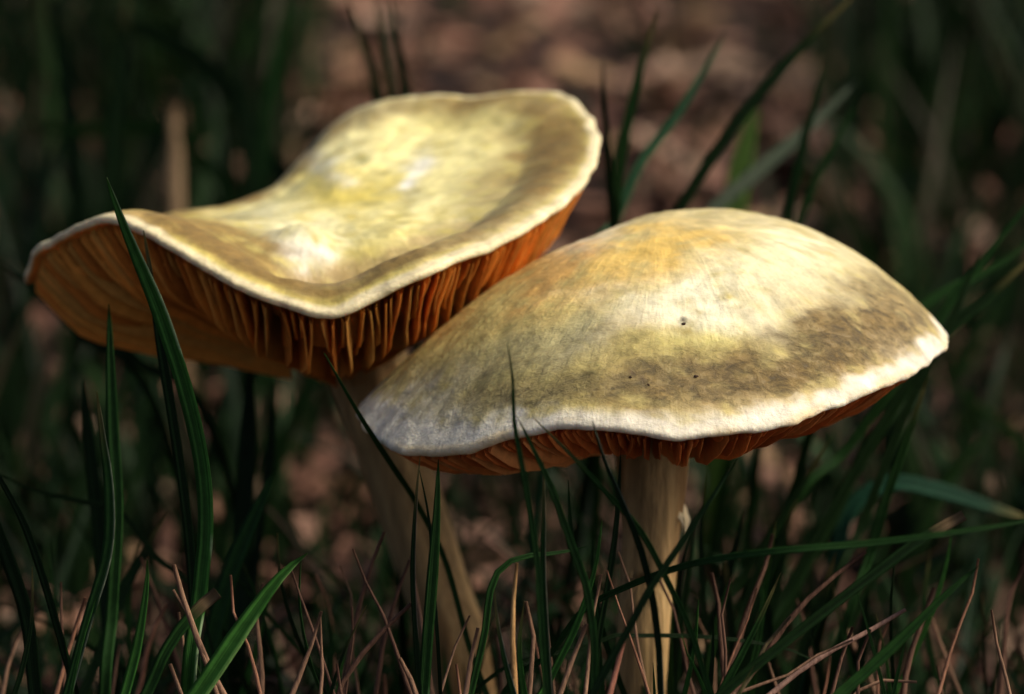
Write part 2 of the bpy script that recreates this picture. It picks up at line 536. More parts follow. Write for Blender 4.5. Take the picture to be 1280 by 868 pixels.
def paint_lower(px, py, t, V):
    base = np.tile(np.array((.56, .46, .16)), (len(px), 1))
    DK = (.12, .085, .034)
    col, n1, n2, n3 = blot(px, py, V, [
        (900, 275, 140, 20, 0, (.42, .35, .16), .8), (1040, 320, 80, 30, 32, (.40, .33, .15), .85),
        (930, 335, 130, 46, 5, (.74, .69, .46), .9), (1000, 350, 80, 30, 10, (.64, .58, .36), .7),
        (740, 300, 36, 16, -20, (.85, .80, .65), .8),
        (800, 320, 80, 28, -8, (.68, .46, .11), .85), (850, 300, 70, 18, 0, (.62, .42, .10), .75), (750, 365, 80, 24, -18, (.66, .43, .10), .85),
        (800, 395, 50, 18, 0, (.62, .44, .14), .8), (685, 345, 60, 24, -40, (.58, .30, .07), .75),  # last blot paints the reddish shade and glow from the other cap's gills
        (860, 380, 90, 24, 0, (.86, .82, .62), .75), (900, 405, 80, 20, 5, (.78, .74, .52), .7), (730, 420, 120, 16, -14, (.74, .68, .48), .7),
        (660, 440, 130, 20, -24, (.40, .35, .15), .8), (580, 470, 90, 24, -30, (.38, .32, .13), .85),
        (840, 432, 60, 16, 0, (.55, .49, .15), .7),
        (1100, 375, 60, 34, 35, (.40, .33, .15), .8), (1140, 400, 40, 30, 40, (.36, .28, .12), .8), (1080, 420, 90, 38, 18, TAN, .95), (1050, 445, 100, 26, 0, DK, .75), (960, 470, 120, 22, 0, TAN, .85), (1000, 440, 60, 12, -10, DK, .7),
        (880, 465, 60, 14, 14, DK, .85), (860, 485, 70, 12, 8, (.22, .16, .07), .8), (740, 482, 100, 14, -6, (.20, .145, .055), .9), (800, 500, 110, 12, 0, TAN, .7),
        (640, 500, 110, 20, -14, (.30, .25, .10), .8), (560, 520, 30, 12, -30, (.30, .25, .12), .6),
        (940, 505, 130, 14, -4, (.42, .32, .14), .7), (1070, 480, 60, 12, -20, (.40, .30, .13), .8),
        (1120, 445, 30, 20, -40, (.42, .33, .17), .7), (1000, 370, 90, 14, 6, (.50, .44, .24), .4),
        (505, 512, 60, 24, -25, (.64, .60, .44), .8), (545, 530, 80, 18, -5, (.58, .53, .36), .7), (505, 548, 10, 6, 0, (.66, .56, .12), .8),
        (857, 398, 3, 3, 0, (.03, .02, .02), 1), (872, 463, 3, 3, 0, (.03, .02, .02), 1), (790, 465, 2.5, 2.5, 0, (.05, .03, .02), 1),
        (812, 474, 2.5, 2.5, 0, (.05, .03, .02), 1), (803, 470, 2, 2, 0, (.05, .03, .02), 1),
    ], base, 10, 7.)
    front = smooth(-.35, .35, -(V[:, 1] + .3) / 3.5)
    zone = smooth(.66, .80, t + .10 * n1) * (1 - smooth(.90, .955, t + .03 * n3)) * (.35 + .65 * front)
    zone = np.clip(zone * (.62 + .6 * n3 + .3 * n2), 0, .66) * (.40 + .60 * smooth(640, 900, px))
    col = col * (1 - zone[:, None]) + np.array((.17, .115, .035)) * zone[:, None]
    wide = .03 * (1 - smooth(520, 700, px))
    mg_ = smooth(.940, .984, t + wide + .028 * n3 + .012 * n1)
    mcol = np.array((.64, .60, .50))
    col = col * (1 - .88 * mg_[:, None]) + mcol * .88 * mg_[:, None]
    edge = smooth(.985, .999, t) * smooth(.0, .5, n2)
    col = col * (1 - .5 * edge[:, None]) + np.array((.6, .42, .16)) * .5 * edge[:, None]
    col *= (1 + .18 * n3 + .06 * n2)[:, None]
    lum = col @ np.array([.3, .6, .1])
    crack = np.clip((.42 - lum) / .22, 0, 1)
    return np.clip(col, .02, .92), crack

# ---- the upper (saddle shaped) mushroom behind
rimA = [(34, 345, 1.7), (46, 312, .9), (88, 283, .2), (140, 270, -.3), (190, 288, -.7), (240, 319, -1.0), (300, 351, -1.3), (350, 373, -1.5),
        (400, 387, -1.6), (440, 381, -1.6), (500, 349, -1.5), (560, 323, -1.2), (640, 290, -.5), (700, 252, .6), (736, 212, 1.8), (745, 172, 2.8),
        (731, 140, 3.8), (698, 117, 4.6), (655, 113, 5.0), (600, 120, 5.2), (540, 119, 5.3), (480, 127, 5.2), (420, 152, 5.0), (375, 198, 4.7),
        (330, 242, 4.3), (265, 268, 3.9), (195, 276, 3.5), (120, 296, 3.0), (60, 325, 2.4)]
CA = (420, 262, 2.1)

def bumpA(v, t):
    def g(px, py, d, rx, ry, rot, h):
        c = P(px, py, d)
        a = math.radians(rot)
        dx, dy = v[:, 0] - c[0], v[:, 1] - c[1]
        u = (dx * math.cos(a) + dy * math.sin(a)) / rx; w = (-dx * math.sin(a) + dy * math.cos(a)) / ry
        return h * np.exp(-(u * u + w * w))
    fade = 1 - smooth(.93, 1, t)
    z = g(428, 345, -.42, .72, .30, 14, -.56)            # hollow behind the front margin
    z += g(520, 318, .0, .9, .34, 27, -.2)
    z += g(380, 312, .4, .40, .42, 20, .30)              # pale knob beside it
    z += g(560, 200, 2.8, 1.6, 1.2, 0, .12)
    z += g(300, 300, .9, .9, .9, 0, -.06)
    z += g(690, 165, 2.9, .8, 1.3, 0, -.08)
    return z * fade + .10 * np.sin(np.pi * np.clip((t - .72) / .28, 0, 1))

stemA = [P(440, 400, 2.5), P(462, 470, 2.7), P(498, 590, 2.9), P(540, 720, 3.0), P(578, 860, 3.1)]
bA = np.array([stemA[-1][0] + .35, stemA[-1][1] - .2, -.5]); stemA.append(bA)
GC = [(.95, .42, .08), (.92, .37, .065), (.95, .48, .11), (.84, .29, .05)]
GC2 = [(.90, .33, .09), (.84, .27, .07), (.92, .40, .13), (.68, .20, .05)]
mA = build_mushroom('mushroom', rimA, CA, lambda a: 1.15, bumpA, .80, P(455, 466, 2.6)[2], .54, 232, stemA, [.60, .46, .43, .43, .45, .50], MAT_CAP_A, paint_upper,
                    'taller mushroom with wavy saddle-shaped yellow cream cap and open orange gills', 'pale leaning stem under the wavy cap', GC, 3.0)

# ---- the lower convex mushroom in front
rimB = []
for (x, y) in [(447, 512), (462, 538), (500, 557), (560, 560), (620, 546), (690, 529), (745, 526), (800, 535), (850, 542), (930, 534), (1010, 514),
               (1090, 485), (1150, 455), (1182, 428)]:
    rimB.append((x, y, -.3 - 3.3 * math.sqrt(max(0, 1 - ((x - 816) / 370) ** 2))))
rimB += [(1168, 408, 1.0), (1100, 388, 2.2), (1000, 380, 2.9), (880, 385, 3.1), (760, 402, 2.9), (640, 432, 2.2), (540, 462, 1.4), (470, 490, .5)]
CB = (826, 273, -.2)

def pB(a):
    c = math.cos(a)
    s = math.sin(a)
    return 2.0 + .85 * max(0, c) - .34 * max(0, -c) + .30 * max(0, -s) + .35 * max(0, s)

def bumpB(v, t):
    def g(px, py, d, rx, ry, h):
        c = P(px, py, d)
        return h * np.exp(-((v[:, 0] - c[0]) / rx) ** 2 - ((v[:, 1] - c[1]) / ry) ** 2)
    fade = 1 - smooth(.9, 1, t)
    return fade * (g(740, 440, -2, 1.0, .8, -.06) + g(620, 480, -1.5, .8, 1.4, .05) + g(950, 330, -.8, 1.2, .8, .05) + g(760, 300, .4, .7, .8, -.05))

stemB = [P(816, 470, -.3), P(816, 560, -.3), P(815, 640, -.3), P(810, 720, -.25), P(802, 830, -.2)]
bB = np.array([stemB[-1][0] - .1, stemB[-1][1] + .1, -.5]); stemB.append(bB)
mB, capB, stB, pathB = build_mushroom('mushroom', rimB, CB, pB, bumpB, .62, P(808, 556, -.3)[2], .36, 256, stemB, [.54, .34, .30, .30, .32, .38], MAT_CAP_B, paint_lower,
                    'lower mushroom with smooth domed cream and brown cap with white margin', 'cream stem with torn ring scrap under the domed cap', GC2, 5.0, .035)

def specks():
    me = capB.data
    co = np.empty(len(me.vertices) * 3); me.vertices.foreach_get('co', co)
    co = co.reshape(-1, 3) / U + bB
    qx, qy = project(co)
    dist = np.linalg.norm(co - CAMP, axis=1)
    r = random.Random(4)
    for k, (x, y, sz) in enumerate([(857, 398, .020), (872, 463, .020), (790, 465, .014), (813, 474, .015)]):
        m = np.hypot(qx - x, qy - y) < 9
        i = np.where(m)[0][np.argmin(dist[m])]
        V_, F_ = [], []
        for a in range(5):
            for b in range(6):
                la = math.pi * a / 4; lo = math.pi * b / 3
                j = 1 + .35 * r.uniform(-1, 1)
                V_.append(co[i] + sz * j * np.array([math.sin(la) * math.cos(lo) * 1.3, math.sin(la) * math.sin(lo), math.cos(la) * .8]))
        for a in range(4):
            for b in range(6):
                F_.append((a * 6 + b, a * 6 + (b + 1) % 6, (a + 1) * 6 + (b + 1) % 6, (a + 1) * 6 + b))
        o = mesh_obj('soil_speck', V_, F_, mg, origin=co[i])
        tag(o, 'tiny dark speck of soil stuck on the domed cap', 'speck', 'soil specks on the domed cap')
specks()

# torn remnant of the ring on the front stem
def ring_scrap():
    verts, faces, cols = [], [], []
    K, Q = 14, 4
    for side in (0, 1):
        for k in range(K + 1):
            a = math.radians(-42 + 80 * k / K)
            for q in range(Q + 1):
                f = q / Q
                wob = fbm(k * .5, q * .4, 2.2, 3)
                ln = .26 + .30 * fbm(k * .8, 0.3, 8.0, 3)
                rr = .295 + .15 * f ** 1.3 * (1 + .6 * wob) + (.018 if side == 0 else 0)
                c = P(815, 622, -.3)
                verts.append((c[0] + rr * math.cos(a), c[1] + rr * math.sin(a), c[2] - ln * f + .03 * wob))
                cols.append((.70, .57, .33))
    S = (K + 1) * (Q + 1)
    for s in (0, 1):
        for k in range(K):
            for q in range(Q):
                b = s * S + k * (Q + 1) + q
                f = (b, b + 1, b + Q + 2, b + Q + 1)
                faces.append(f if s == 0 else f[::-1])
    edge = [k * (Q + 1) + Q for k in range(K + 1)]
    for a_, b_ in zip(edge[:-1], edge[1:]):
        faces.append((a_, b_, b_ + S, a_ + S))
    o = mesh_obj('ring', verts, faces, MAT_STEM, None, origin=bB, colors=np.array(cols))
    o.parent = stB; o.location = (0, 0, 0)
ring_scrap()

# ------------------------------------------------------------------ grass blades
VIEW = FWD

def blade_geo(path, width, twist=0.3, fold=.35, tip=2.2, base_taper=.75, cut=False, cols=((.02, .06, .015), (.03, .09, .02)), seed=0, n=None, streak=.25, edge=None):
    """path: points from tip to root (cm).  V-folded ribbon with real thickness"""
    n = n or max(26, min(64, int(np.linalg.norm(np.diff(path, axis=0), axis=1).sum() * 5)))
    c = open_spline(path, n)
    tg = unit(np.gradient(c, axis=0))
    V, K = [], []
    prev = None
    c0, c1 = np.array(cols[0]), np.array(cols[1])
    for k in range(n):
        u = k / (n - 1)
        sd = np.cross(tg[k], VIEW)
        if np.linalg.norm(sd) < .15 and prev is not None: sd = prev
        sd = unit(sd)
        if prev is not None and sd @ prev < 0: sd = -sd
        prev = sd
        nm = unit(np.cross(sd, tg[k]))
        if nm @ VIEW > 0: nm = -nm
        tw = twist * (1 + .5 * math.sin(seed + 2.2 * u))
        s2 = sd * math.cos(tw) + nm * math.sin(tw)
        n2 = -sd * math.sin(tw) + nm * math.cos(tw)
        pr = 1.0 if cut else min(1.0, (u * tip * 3.4) ** .6) if u > 0 else 0.04
        w = .5 * width * max(pr, .05) * (1 - (1 - base_taper) * u)
        th = .012 + .10 * w * .3
        for (f, off, cc) in ((-1, 0, .9), (-.5, -fold * .55, 1.0), (0, -fold, .72), (.5, -fold * .55, 1.05), (1, 0, 1.15)):
            V.append(c[k] + s2 * f * w + n2 * (off * w))
            m_ = .5 + .5 * fbm(f * 1.3, u * 2.5, seed, 3)
            q = (c0 * (1 - m_) + c1 * m_) * (1 + streak * fbm(f * 4 + seed, u * 1.2, 1.0, 2)) * cc
            if edge is not None and f == 1 and fbm(u * 5, seed, 0, 2) > -.1: q = np.array(edge)
            if not cut and int(seed * 10) % 3 == 0 and u < .07: q = q * (u / .07) + np.array((.16, .13, .045)) * (1 - u / .07)
            if cut and u < .03: q = np.array((.17, .115, .06))
            K.append(q)
        for (f, off) in ((.5, -fold * .55), (0, -fold), (-.5, -fold * .55)):
            V.append(c[k] + s2 * f * w + n2 * (off * w - th))
            K.append(c0 * .9)
    F = []
    for k in range(n - 1):
        for q in range(8):
            a, b = k * 8 + q, k * 8 + (q + 1) % 8
            F.append((a, b, b + 8, a + 8))
    F.append(tuple(range(8))); F.append(tuple(reversed(range((n - 1) * 8, n * 8))))
    return np.array(V), F, np.clip(np.array(K), .002, .9)

def stalk_geo(path, width, cols, seed, n=None, tip=.5, rough=.25):
    """thin dry stalk: knobbly round section"""
    n = n or 22
    c = open_spline(path, n)
    tg = unit(np.gradient(c, axis=0))
    V, K = [], []
    for k in range(n):
        u = k / (n - 1)
        ax = unit(np.cross(tg[k], VIEW)); ay = unit(np.cross(tg[k], ax))
        w = .5 * width * (tip + (1 - tip) * min(1, u * 4)) * (1 + rough * fbm(u * 9, seed, 0, 3))
        off = ax * .25 * width * fbm(u * 5, seed + 3., 1, 2)
        for q in range(6):
            a = q * math.pi / 3
            V.append(c[k] + off + w * (ax * math.cos(a) + .7 * ay * math.sin(a)))
            m_ = np.clip(.5 + .7 * fbm(u * 7 + seed, q * .9, 3, 3), 0, 1)
            K.append(np.array(cols[0]) * (1 - m_) + np.array(cols[1]) * m_)
    F = []
    for k in range(n - 1):
        for q in range(6):
            a, b = k * 6 + q, k * 6 + (q + 1) % 6
            F.append((a, b, b + 6, a + 6))
    F.append(tuple(range(6))); F.append(tuple(reversed(range((n - 1) * 6, n * 6))))
    return np.array(V), F, np.clip(np.array(K), .004, .9)

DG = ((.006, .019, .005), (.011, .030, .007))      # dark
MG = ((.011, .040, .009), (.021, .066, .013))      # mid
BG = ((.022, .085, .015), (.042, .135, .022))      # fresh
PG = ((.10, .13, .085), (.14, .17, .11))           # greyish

def rooted(pts, lean=.0):
    """3D path from pixel points (x, y, depth), carried on down to the soil"""
    p = [P(*q) for q in pts]
    d = unit(p[-1] - p[-2])
    last = p[-1]
    gz = ground_z(last[0], last[1]) - .25
    if last[2] > gz:
        hgt = last[2] - gz
        dx = np.clip(d[0] / max(.25, -d[2]) * hgt * .45, -2.2, 2.2)
        root = np.array([last[0] + dx + lean, last[1] + .12 * hgt, gz])
        mid = last + d * min(.45 * hgt, 1.6)
        mid[2] = max(mid[2], gz + .35 * hgt); mid[2] = min(mid[2], last[2] - .15 * hgt)
        p += [mid, root]
    return np.array(p)

count = [0]
def grass(label, pts, w, cols=MG, d=-3.0, twist=.3, group=None, name='grass_blade', **kw):
    count[0] += 1
    pts = [(q[0], q[1], q[2] if len(q) > 2 else d) for q in pts]
    path = rooted(pts)
    dm = np.mean([q[2] for q in pts])
    width = .92 * w * (DIST + dm) / FOC / max(.5, math.cos(twist))
    V, F, K = blade_geo(path, width, twist, cols=cols, seed=count[0] * 1.37, **kw)
    o = mesh_obj(name, V, F, MAT_GRASS, origin=path[-1], colors=K)
    m = len(V) // 8
    av = np.zeros((len(V), 3))
    av[:, 0] = np.tile([-6, -3, 0, 3, 6, 3, 0, -3], m); av[:, 1] = np.repeat(np.linspace(0, 5, m), 8); av[:, 2] = count[0] * 7.3
    va = o.data.attributes.new('across', 'FLOAT_VECTOR', 'POINT')
    va.data.foreach_set('vector', av.ravel())
    return tag(o, label, 'grass', group)

STRAW = ((.11, .058, .035), (.27, .16, .10))
DARKSTRAW = ((.05, .025, .016), (.13, .068, .045))
def straw(label, pts, w, cols=STRAW, d=-3.0, group=None):
    count[0] += 1
    pts = [(q[0], q[1], q[2] if len(q) > 2 else d) for q in pts]
    path = rooted(pts)
    V, F, K = stalk_geo(path, w * (DIST + d) / FOC, cols, count[0] * 2.1)
    o = mesh_obj('dry_stalk', V, F, MAT_DRY, origin=path[-1], colors=K)
    return tag(o, label, 'stalk', group)

# -- left side
grass('tall bright green blade arching up across the wavy cap', [(133, 222), (148, 265), (168, 315), (200, 392), (232, 490), (252, 580), (257, 660), (250, 740)], 25, BG, -2.6, .25, edge=(.30, .38, .22))
grass('slim dark blade tucked behind the tall bright blade on the wavy cap', [(179, 288), (188, 340), (197, 410), (212, 500), (226, 590), (238, 690), (244, 800)], 15, DG, -2.0, .4)
grass('dark upright blade with rounded tip just under the wavy cap rim', [(136, 380), (138, 455), (141, 540), (146, 640), (140, 760)], 19, MG, -1.2, .3)
grass('curved dark blade with pale edge and a bend under the wavy cap', [(121, 490), (128, 545), (136, 610), (134, 690), (108, 780), (84, 868)], 16, MG, -2.6, .5, edge=(.26, .3, .2))
grass('soft dark blade standing behind the pale-edged bent blade', [(104, 476), (110, 540), (119, 620), (128, 710)], 22, DG, 1.2)
grass('broad dim blade with pointed tip leaning right, below the wavy cap', [(345, 584), (322, 635), (288, 715), (264, 800), (250, 868)], 28, MG, .3, .35)
grass('short glossy bright green blade with water-marked face leaning right', [(384, 692), (368, 704), (340, 733), (302, 786), (262, 846), (236, 884)], 27, BG, -3.4, .2, edge=(.16, .30, .09))
grass('short narrow blade with blunt light tip between the straw and the dark blades', [(184, 699), (183, 735), (172, 805), (156, 868)], 14, BG, -3.2, .5)
grass('cut blade with frayed brown end beside the broken straw', [(272, 741), (258, 752), (230, 780), (205, 818), (188, 858)], 17, MG, -2.8, .3, cut=True)
grass('slender dark blade curving in past the broad dark blade, lower left', [(-30, 545), (-5, 590), (30, 655), (56, 730), (76, 800), (95, 868)], 13, DG, -2.5)
grass('broad dark blade rising out beside the slender dark one', [(-40, 560), (-12, 640), (12, 705), (34, 775), (44, 868)], 22, DG, -2.2)
grass('thin dark blade lying almost level under the wavy cap', [(-20, 585), (0, 594), (40, 612), (100, 627), (150, 640), (190, 690)], 8, DG, .6)
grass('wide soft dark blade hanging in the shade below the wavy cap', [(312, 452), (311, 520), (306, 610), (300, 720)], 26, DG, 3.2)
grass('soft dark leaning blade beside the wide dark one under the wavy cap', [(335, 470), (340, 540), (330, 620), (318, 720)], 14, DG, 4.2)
grass('thread-thin green blade slanting down right among short blades', [(262, 684), (300, 728), (340, 775), (382, 822)], 6, MG, .5)
grass('dark blade fanning out to the right beneath the broad dim blade', [(210, 640), (180, 690), (150, 750), (120, 830)], 15, DG, .8)
# -- middle
grass('straight upright green blade reaching the underside of the domed cap', [(548, 574), (546, 640), (541, 715), (535, 790), (530, 868)], 16, MG, -3.2, .35, edge=(.12, .20, .10))
grass('thin almost black blade with pale rim beside the straight upright blade', [(525, 570), (519, 640), (516, 720), (520, 800), (524, 868)], 8, DG, -3.4, .4, edge=(.2, .16, .12))
grass('short dark sliver branching beside the straight upright blade', [(524, 588), (530, 615), (537, 655), (541, 720)], 6, DG, -2.8)
grass('long thin blade slanting from dark gills past the leaning stem', [(405, 442, -2.2), (450, 520, -2.0), (490, 582, -1.4), (520, 628, -.8), (556, 700), (584, 800)], 9, MG, -.4, .4)
grass('needle-thin blade standing up against the face of the domed cap', [(634, 427), (641, 475), (643, 530), (656, 600), (670, 690), (676, 780), (682, 868)], 8, MG, -5.0, .4)
grass('green blade crossing gills then dropping right of the needle-thin blade', [(646, 520), (664, 556), (690, 612), (714, 680), (733, 735), (742, 800), (742, 868)], 11, MG, -4.8, .4)
grass('long blade slanting down right from the domed cap rim towards the cream stem', [(666, 522), (710, 565), (760, 618), (800, 663), (832, 722), (862, 786), (886, 862)], 9, MG, -4.6, .3)
grass('blade with glinting edge dropping in front of the cream stem', [(740, 526), (754, 572), (775, 622), (800, 684), (815, 745), (823, 805), (826, 868)], 11, DG, -4.7, .4, edge=(.2, .24, .18))  # glint painted in as the edge colour
grass('narrow upright blade with pale flecked edges under the gills', [(679, 578), (680, 640), (679, 720), (683, 800), (687, 868)], 9, MG, -4.2, .5, edge=(.36, .33, .22))
grass('bent-over blade with its tip folded level to the right', [(735, 683), (700, 691), (655, 696), (626, 710), (612, 742), (606, 790), (588, 868)], 10, MG, -3.4, .3)
grass('short green blade with whitish edge below the bent-over blade', [(618, 738), (622, 780), (632, 830), (642, 868)], 9, MG, -4.0, .4, edge=(.3, .32, .24))
grass('dark straight blade crossing the cream stem from upper right', [(922, 573), (890, 622), (850, 682), (815, 732), (788, 782), (760, 832), (735, 880)], 11, DG, -5.0, .4, edge=(.06, .12, .05))
grass('long lit blade sweeping almost level to the right below the domed cap', [(1345, 640, -5.6), (1270, 654, -5.5), (1180, 668, -5.4), (1080, 680, -5.2), (980, 688, -5), (900, 698, -4.6), (840, 712, -4), (780, 735, -3.2), (730, 762, -2.6), (690, 815, -2.2)], 10, MG, -5.2, .25)
grass('thick dark blade with nicked end slanting under the long level blade', [(1205, 644), (1150, 675), (1090, 720), (1030, 765), (970, 812), (920, 852), (886, 884)], 14, DG, -4.2, .4, cut=True, edge=(.10, .09, .07))
grass('fresh tapering blade lying low right, parallel to the dark nicked blade', [(1225, 706), (1182, 744), (1130, 795), (1080, 842), (1046, 872)], 16, MG, -4.6, .3)
grass('small pointed blade leaning right beneath the long level blade', [(976, 716), (957, 758), (930, 812), (900, 868)], 11, MG, -3.6, .3)
grass('tiny curved blade at the foot of the cream stem', [(852, 795), (858, 815), (872, 842), (882, 868)], 7, BG, -3.8)
grass('tiny pointed blade in front of the dark nicked blade', [(942, 833), (932, 850), (922, 872)], 7, MG, -4.6)
grass('dark thread of a blade lying level behind the cream stem foot', [(1030, 833), (985, 812), (900, 798), (800, 795), (740, 806)], 6, DG, -1.5)
grass('upright thin blade close along the shaded side of the cream stem', [(776, 560), (772, 640), (762, 720), (748, 800), (742, 868)], 9, DG, -2.2)
grass('soft green blade rising between the needle-thin blade and cream stem', [(710, 600), (716, 680), (742, 760), (752, 868)], 10, MG, -2.0)
grass('dark blade slanting left behind the cream stem', [(870, 640), (850, 720), (842, 800), (838, 868)], 10, DG, .4)
grass('faint upright blade right of the cream stem', [(882, 590), (876, 670), (880, 760), (890, 868)], 9, DG, 1.0)
# -- dim blades crowding in on the lit side of the cream stem
for k, (x, y, dx) in enumerate([(868, 655, -26), (905, 690, 18), (930, 640, -50), (955, 700, 10), (985, 672, -40), (1010, 720, 24), (1045, 690, -60), (1085, 735, -20), (1000, 610, -70), (1120, 660, -90), (900, 745, -14), (1060, 770, 20)]):
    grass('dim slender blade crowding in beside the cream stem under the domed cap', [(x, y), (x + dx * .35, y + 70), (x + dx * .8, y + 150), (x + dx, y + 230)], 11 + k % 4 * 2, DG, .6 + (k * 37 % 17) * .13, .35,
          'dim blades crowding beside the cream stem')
# -- right side, soft
GR = 'soft dark blades fanning out behind the right rim of the domed cap'
LR = 'out-of-focus dark blade fanning out behind the right end of the domed cap'
for pts, w, d, c in [([(1300, 235), (1245, 305), (1192, 372), (1140, 450), (1060, 560)], 13, 2.2, MG), ([(1300, 312), (1235, 372), (1180, 420), (1110, 520), (1040, 640), (985, 740)], 17, 2.4, DG),
                     ([(1226, 316), (1206, 360), (1180, 420), (1130, 520), (1080, 650)], 12, 1.6, DG), ([(1160, 470), (1140, 530), (1112, 610), (1088, 690)], 13, 1.2, MG),
                     ([(1095, 520), (1030, 590), (975, 650), (930, 720)], 12, 2.6, DG), ([(1040, 545), (1000, 610), (960, 680), (930, 760)], 10, 1.2, DG),
                     ([(1085, 535), (1050, 630), (1010, 700), (960, 800)], 18, 3.4, DG), ([(1300, 290), (1250, 330), (1170, 372), (1120, 420)], 14, 4.0, MG)]:
    grass(LR, pts, w, c, d, .3, GR)
grass('blurred teal-green blade drooping to the right behind the long level blade', [(1290, 650), (1240, 634), (1170, 612), (1110, 604), (1060, 640), (1040, 720)], 24, ((.010, .045, .024), (.016, .06, .032)), 4.5)
# -- behind the caps
GB = 'soft blades standing in the gap behind the two caps'
grass('blurred short upright blade touching the edge of the wavy cap', [(753, 78), (755, 130), (760, 200), (768, 300)], 13, DG, 5.0)
grass('blurred dark upright blade in the tuft between the caps', [(823, 10), (808, 60), (792, 120), (776, 200), (768, 290)], 15, MG, 5.4)
grass('blurred lighter blade leaning right out of the tuft between the caps', [(908, 40), (880, 88), (845, 145), (800, 205), (772, 270)], 14, ((.03, .09, .045), (.05, .13, .06)), 5.6)
grass('long blurred dark blade slanting to the top behind the domed cap', [(1075, -12), (1010, 50), (940, 128), (885, 205), (850, 262), (820, 330)], 17, DG, 5.6)
grass('blurred upright blade with drooping tip behind the domed cap', [(1032, 68), (1018, 125), (1002, 190), (985, 270), (975, 340)], 15, MG, 6.5)
grass('blurred mid green blade leaning right behind the domed cap', [(1076, 122), (1046, 172), (1015, 235), (990, 300)], 13, MG, 6.8)
grass('blurred grey-green blade slanting low behind the domed cap', [(1072, 100), (1010, 160), (940, 220), (890, 265), (850, 330)], 20, PG, 9)
grass('blurred light green blade low behind the domed cap top', [(948, 130), (935, 170), (920, 240), (915, 300)], 34, ((.09, .17, .03), (.14, .24, .05)), 14)
for pts, w, d in [([(432, -10), (452, 50), (472, 120), (480, 220)], 14, 9), ([(488, -10), (497, 50), (508, 120), (512, 220)], 15, 8.5), ([(465, -10), (480, 60), (490, 130), (492, 220)], 12, 10)]:
    grass('blurred dark blade rising above the back edge of the wavy cap', pts, w, MG, d, .3, 'soft blades above the back of the wavy cap')
# broad soft blades and straw top left
for pts, w, d, c in [([(300, 70), (305, 130), (312, 200), (320, 300)], 24, 22, DG), ([(110, 20), (190, 40), (270, 95), (330, 190)], 30, 24, DG), ([(20, 150), (90, 165), (160, 160), (230, 175), (300, 260)], 20, 22, MG),
                     ([(60, -10), (80, 80), (90, 180), (100, 300)], 30, 25, DG), ([(160, -10), (150, 80), (140, 190), (130, 300)], 22, 20, DG), ([(360, -10), (345, 80), (330, 190), (325, 300)], 18, 22, MG),
                     ([(20, 330), (60, 360), (110, 390), (170, 450)], 14, 6, DG), ([(-10, 318), (20, 345), (55, 375), (100, 420)], 12, 5, DG)]:
    grass('blurred dark blade in the shade behind the left lobe of the wavy cap', pts, w, c, d, .3, 'soft blades behind the left lobe of the wavy cap')
straw('blurred thick pale straw standing behind the left of the wavy cap', [(214, 130), (214, 170), (217, 240), (220, 330)], 26, ((.13, .085, .045), (.19, .13, .075)), 22)

# -- dry stalks
straw('broken brown straw with splintered top beside the cut blade', [(217, 706), (222, 730), (240, 775), (256, 822), (268, 845), (282, 872)], 11)
straw('side splinter of straw leaning off the broken brown straw', [(217, 737), (230, 752), (240, 775), (250, 810)], 7)
straw('forked straw leaning right, at the foot of the wavy mushroom', [(401, 764), (391, 798), (374, 842), (362, 874)], 9)
straw('thin curved straw standing against the forked straw', [(400, 766), (398, 790), (403, 820), (400, 872)], 6)
straw('short straw stub left of the forked straw', [(213, 830), (221, 850), (230, 876)], 9)
straw('short reddish straw stub between forked straw and leaning stem', [(421, 830), (424, 850), (428, 876)], 7, DARKSTRAW)
straw('thin straw slanting down right in front of the leaning stem', [(441, 686), (452, 718), (482, 776), (500, 830), (512, 868)], 6, DARKSTRAW, -2.6)
straw('straw slanting up to the right in front of the leaning stem', [(514, 755), (485, 782), (455, 815), (430, 850), (420, 880)], 9, DARKSTRAW, -2.6)
straw('upright dim straw left of the leaning stem', [(480, 665), (462, 715), (446, 770), (432, 850)], 8, DARKSTRAW, -1.5)
straw('dim straw crossing behind the slanting straws', [(512, 700), (495, 745), (480, 800), (470, 868)], 7, DARKSTRAW, -1.2)
straw('pinkish straw stub at the foot of the straight upright blade', [(499, 823), (510, 842), (520, 872)], 10, STRAW, -3.4)
straw('tall rusty straw right of the bent-over blade', [(646, 704), (643, 745), (641, 800), (644, 872)], 9, ((.22, .11, .04), (.40, .24, .10)), -3.8)
straw('straw tilted beside the bent-over blade stalk', [(598, 785), (590, 815), (584, 850), (580, 880)], 9, STRAW, -3.6)
straw('wavy straw between tall rusty straw and flecked blade', [(657, 752), (666, 790), (664, 830), (662, 872)], 8, STRAW, -3.4)
straw('two-pronged straw leaning right near the cream stem', [(734, 780), (722, 810), (708, 842), (698, 874)], 10, STRAW, -3.8)
straw('red-brown straw stump in front of the cream stem', [(783, 789), (778, 815), (770, 845), (762, 876)], 12, ((.20, .07, .045), (.40, .18, .12)), -4.2)
straw('thin straw tip beside the blade that glints before the cream stem', [(752, 718), (746, 745), (740, 790), (734, 850)], 6, STRAW, -3.4)
straw('long pale straw lying along the ground towards the right', [(1132, 762), (1100, 782), (1060, 803), (1010, 832), (965, 866), (940, 890)], 9, ((.22, .12, .085), (.40, .25, .19)), -3.2)
straw('hairy seed straw lying across the long pale straw', [(1066, 800), (1050, 810), (1022, 818), (990, 840)], 5, STRAW, -3.6)
straw('short dark straw poking up by the long pale straw', [(1066, 784), (1052, 820), (1040, 868)], 8, DARKSTRAW, -2.8)
straw('brown stalk standing out of focus below the domed cap', [(966, 668), (955, 712), (935, 760), (918, 820)], 9, DARKSTRAW, -1.0)
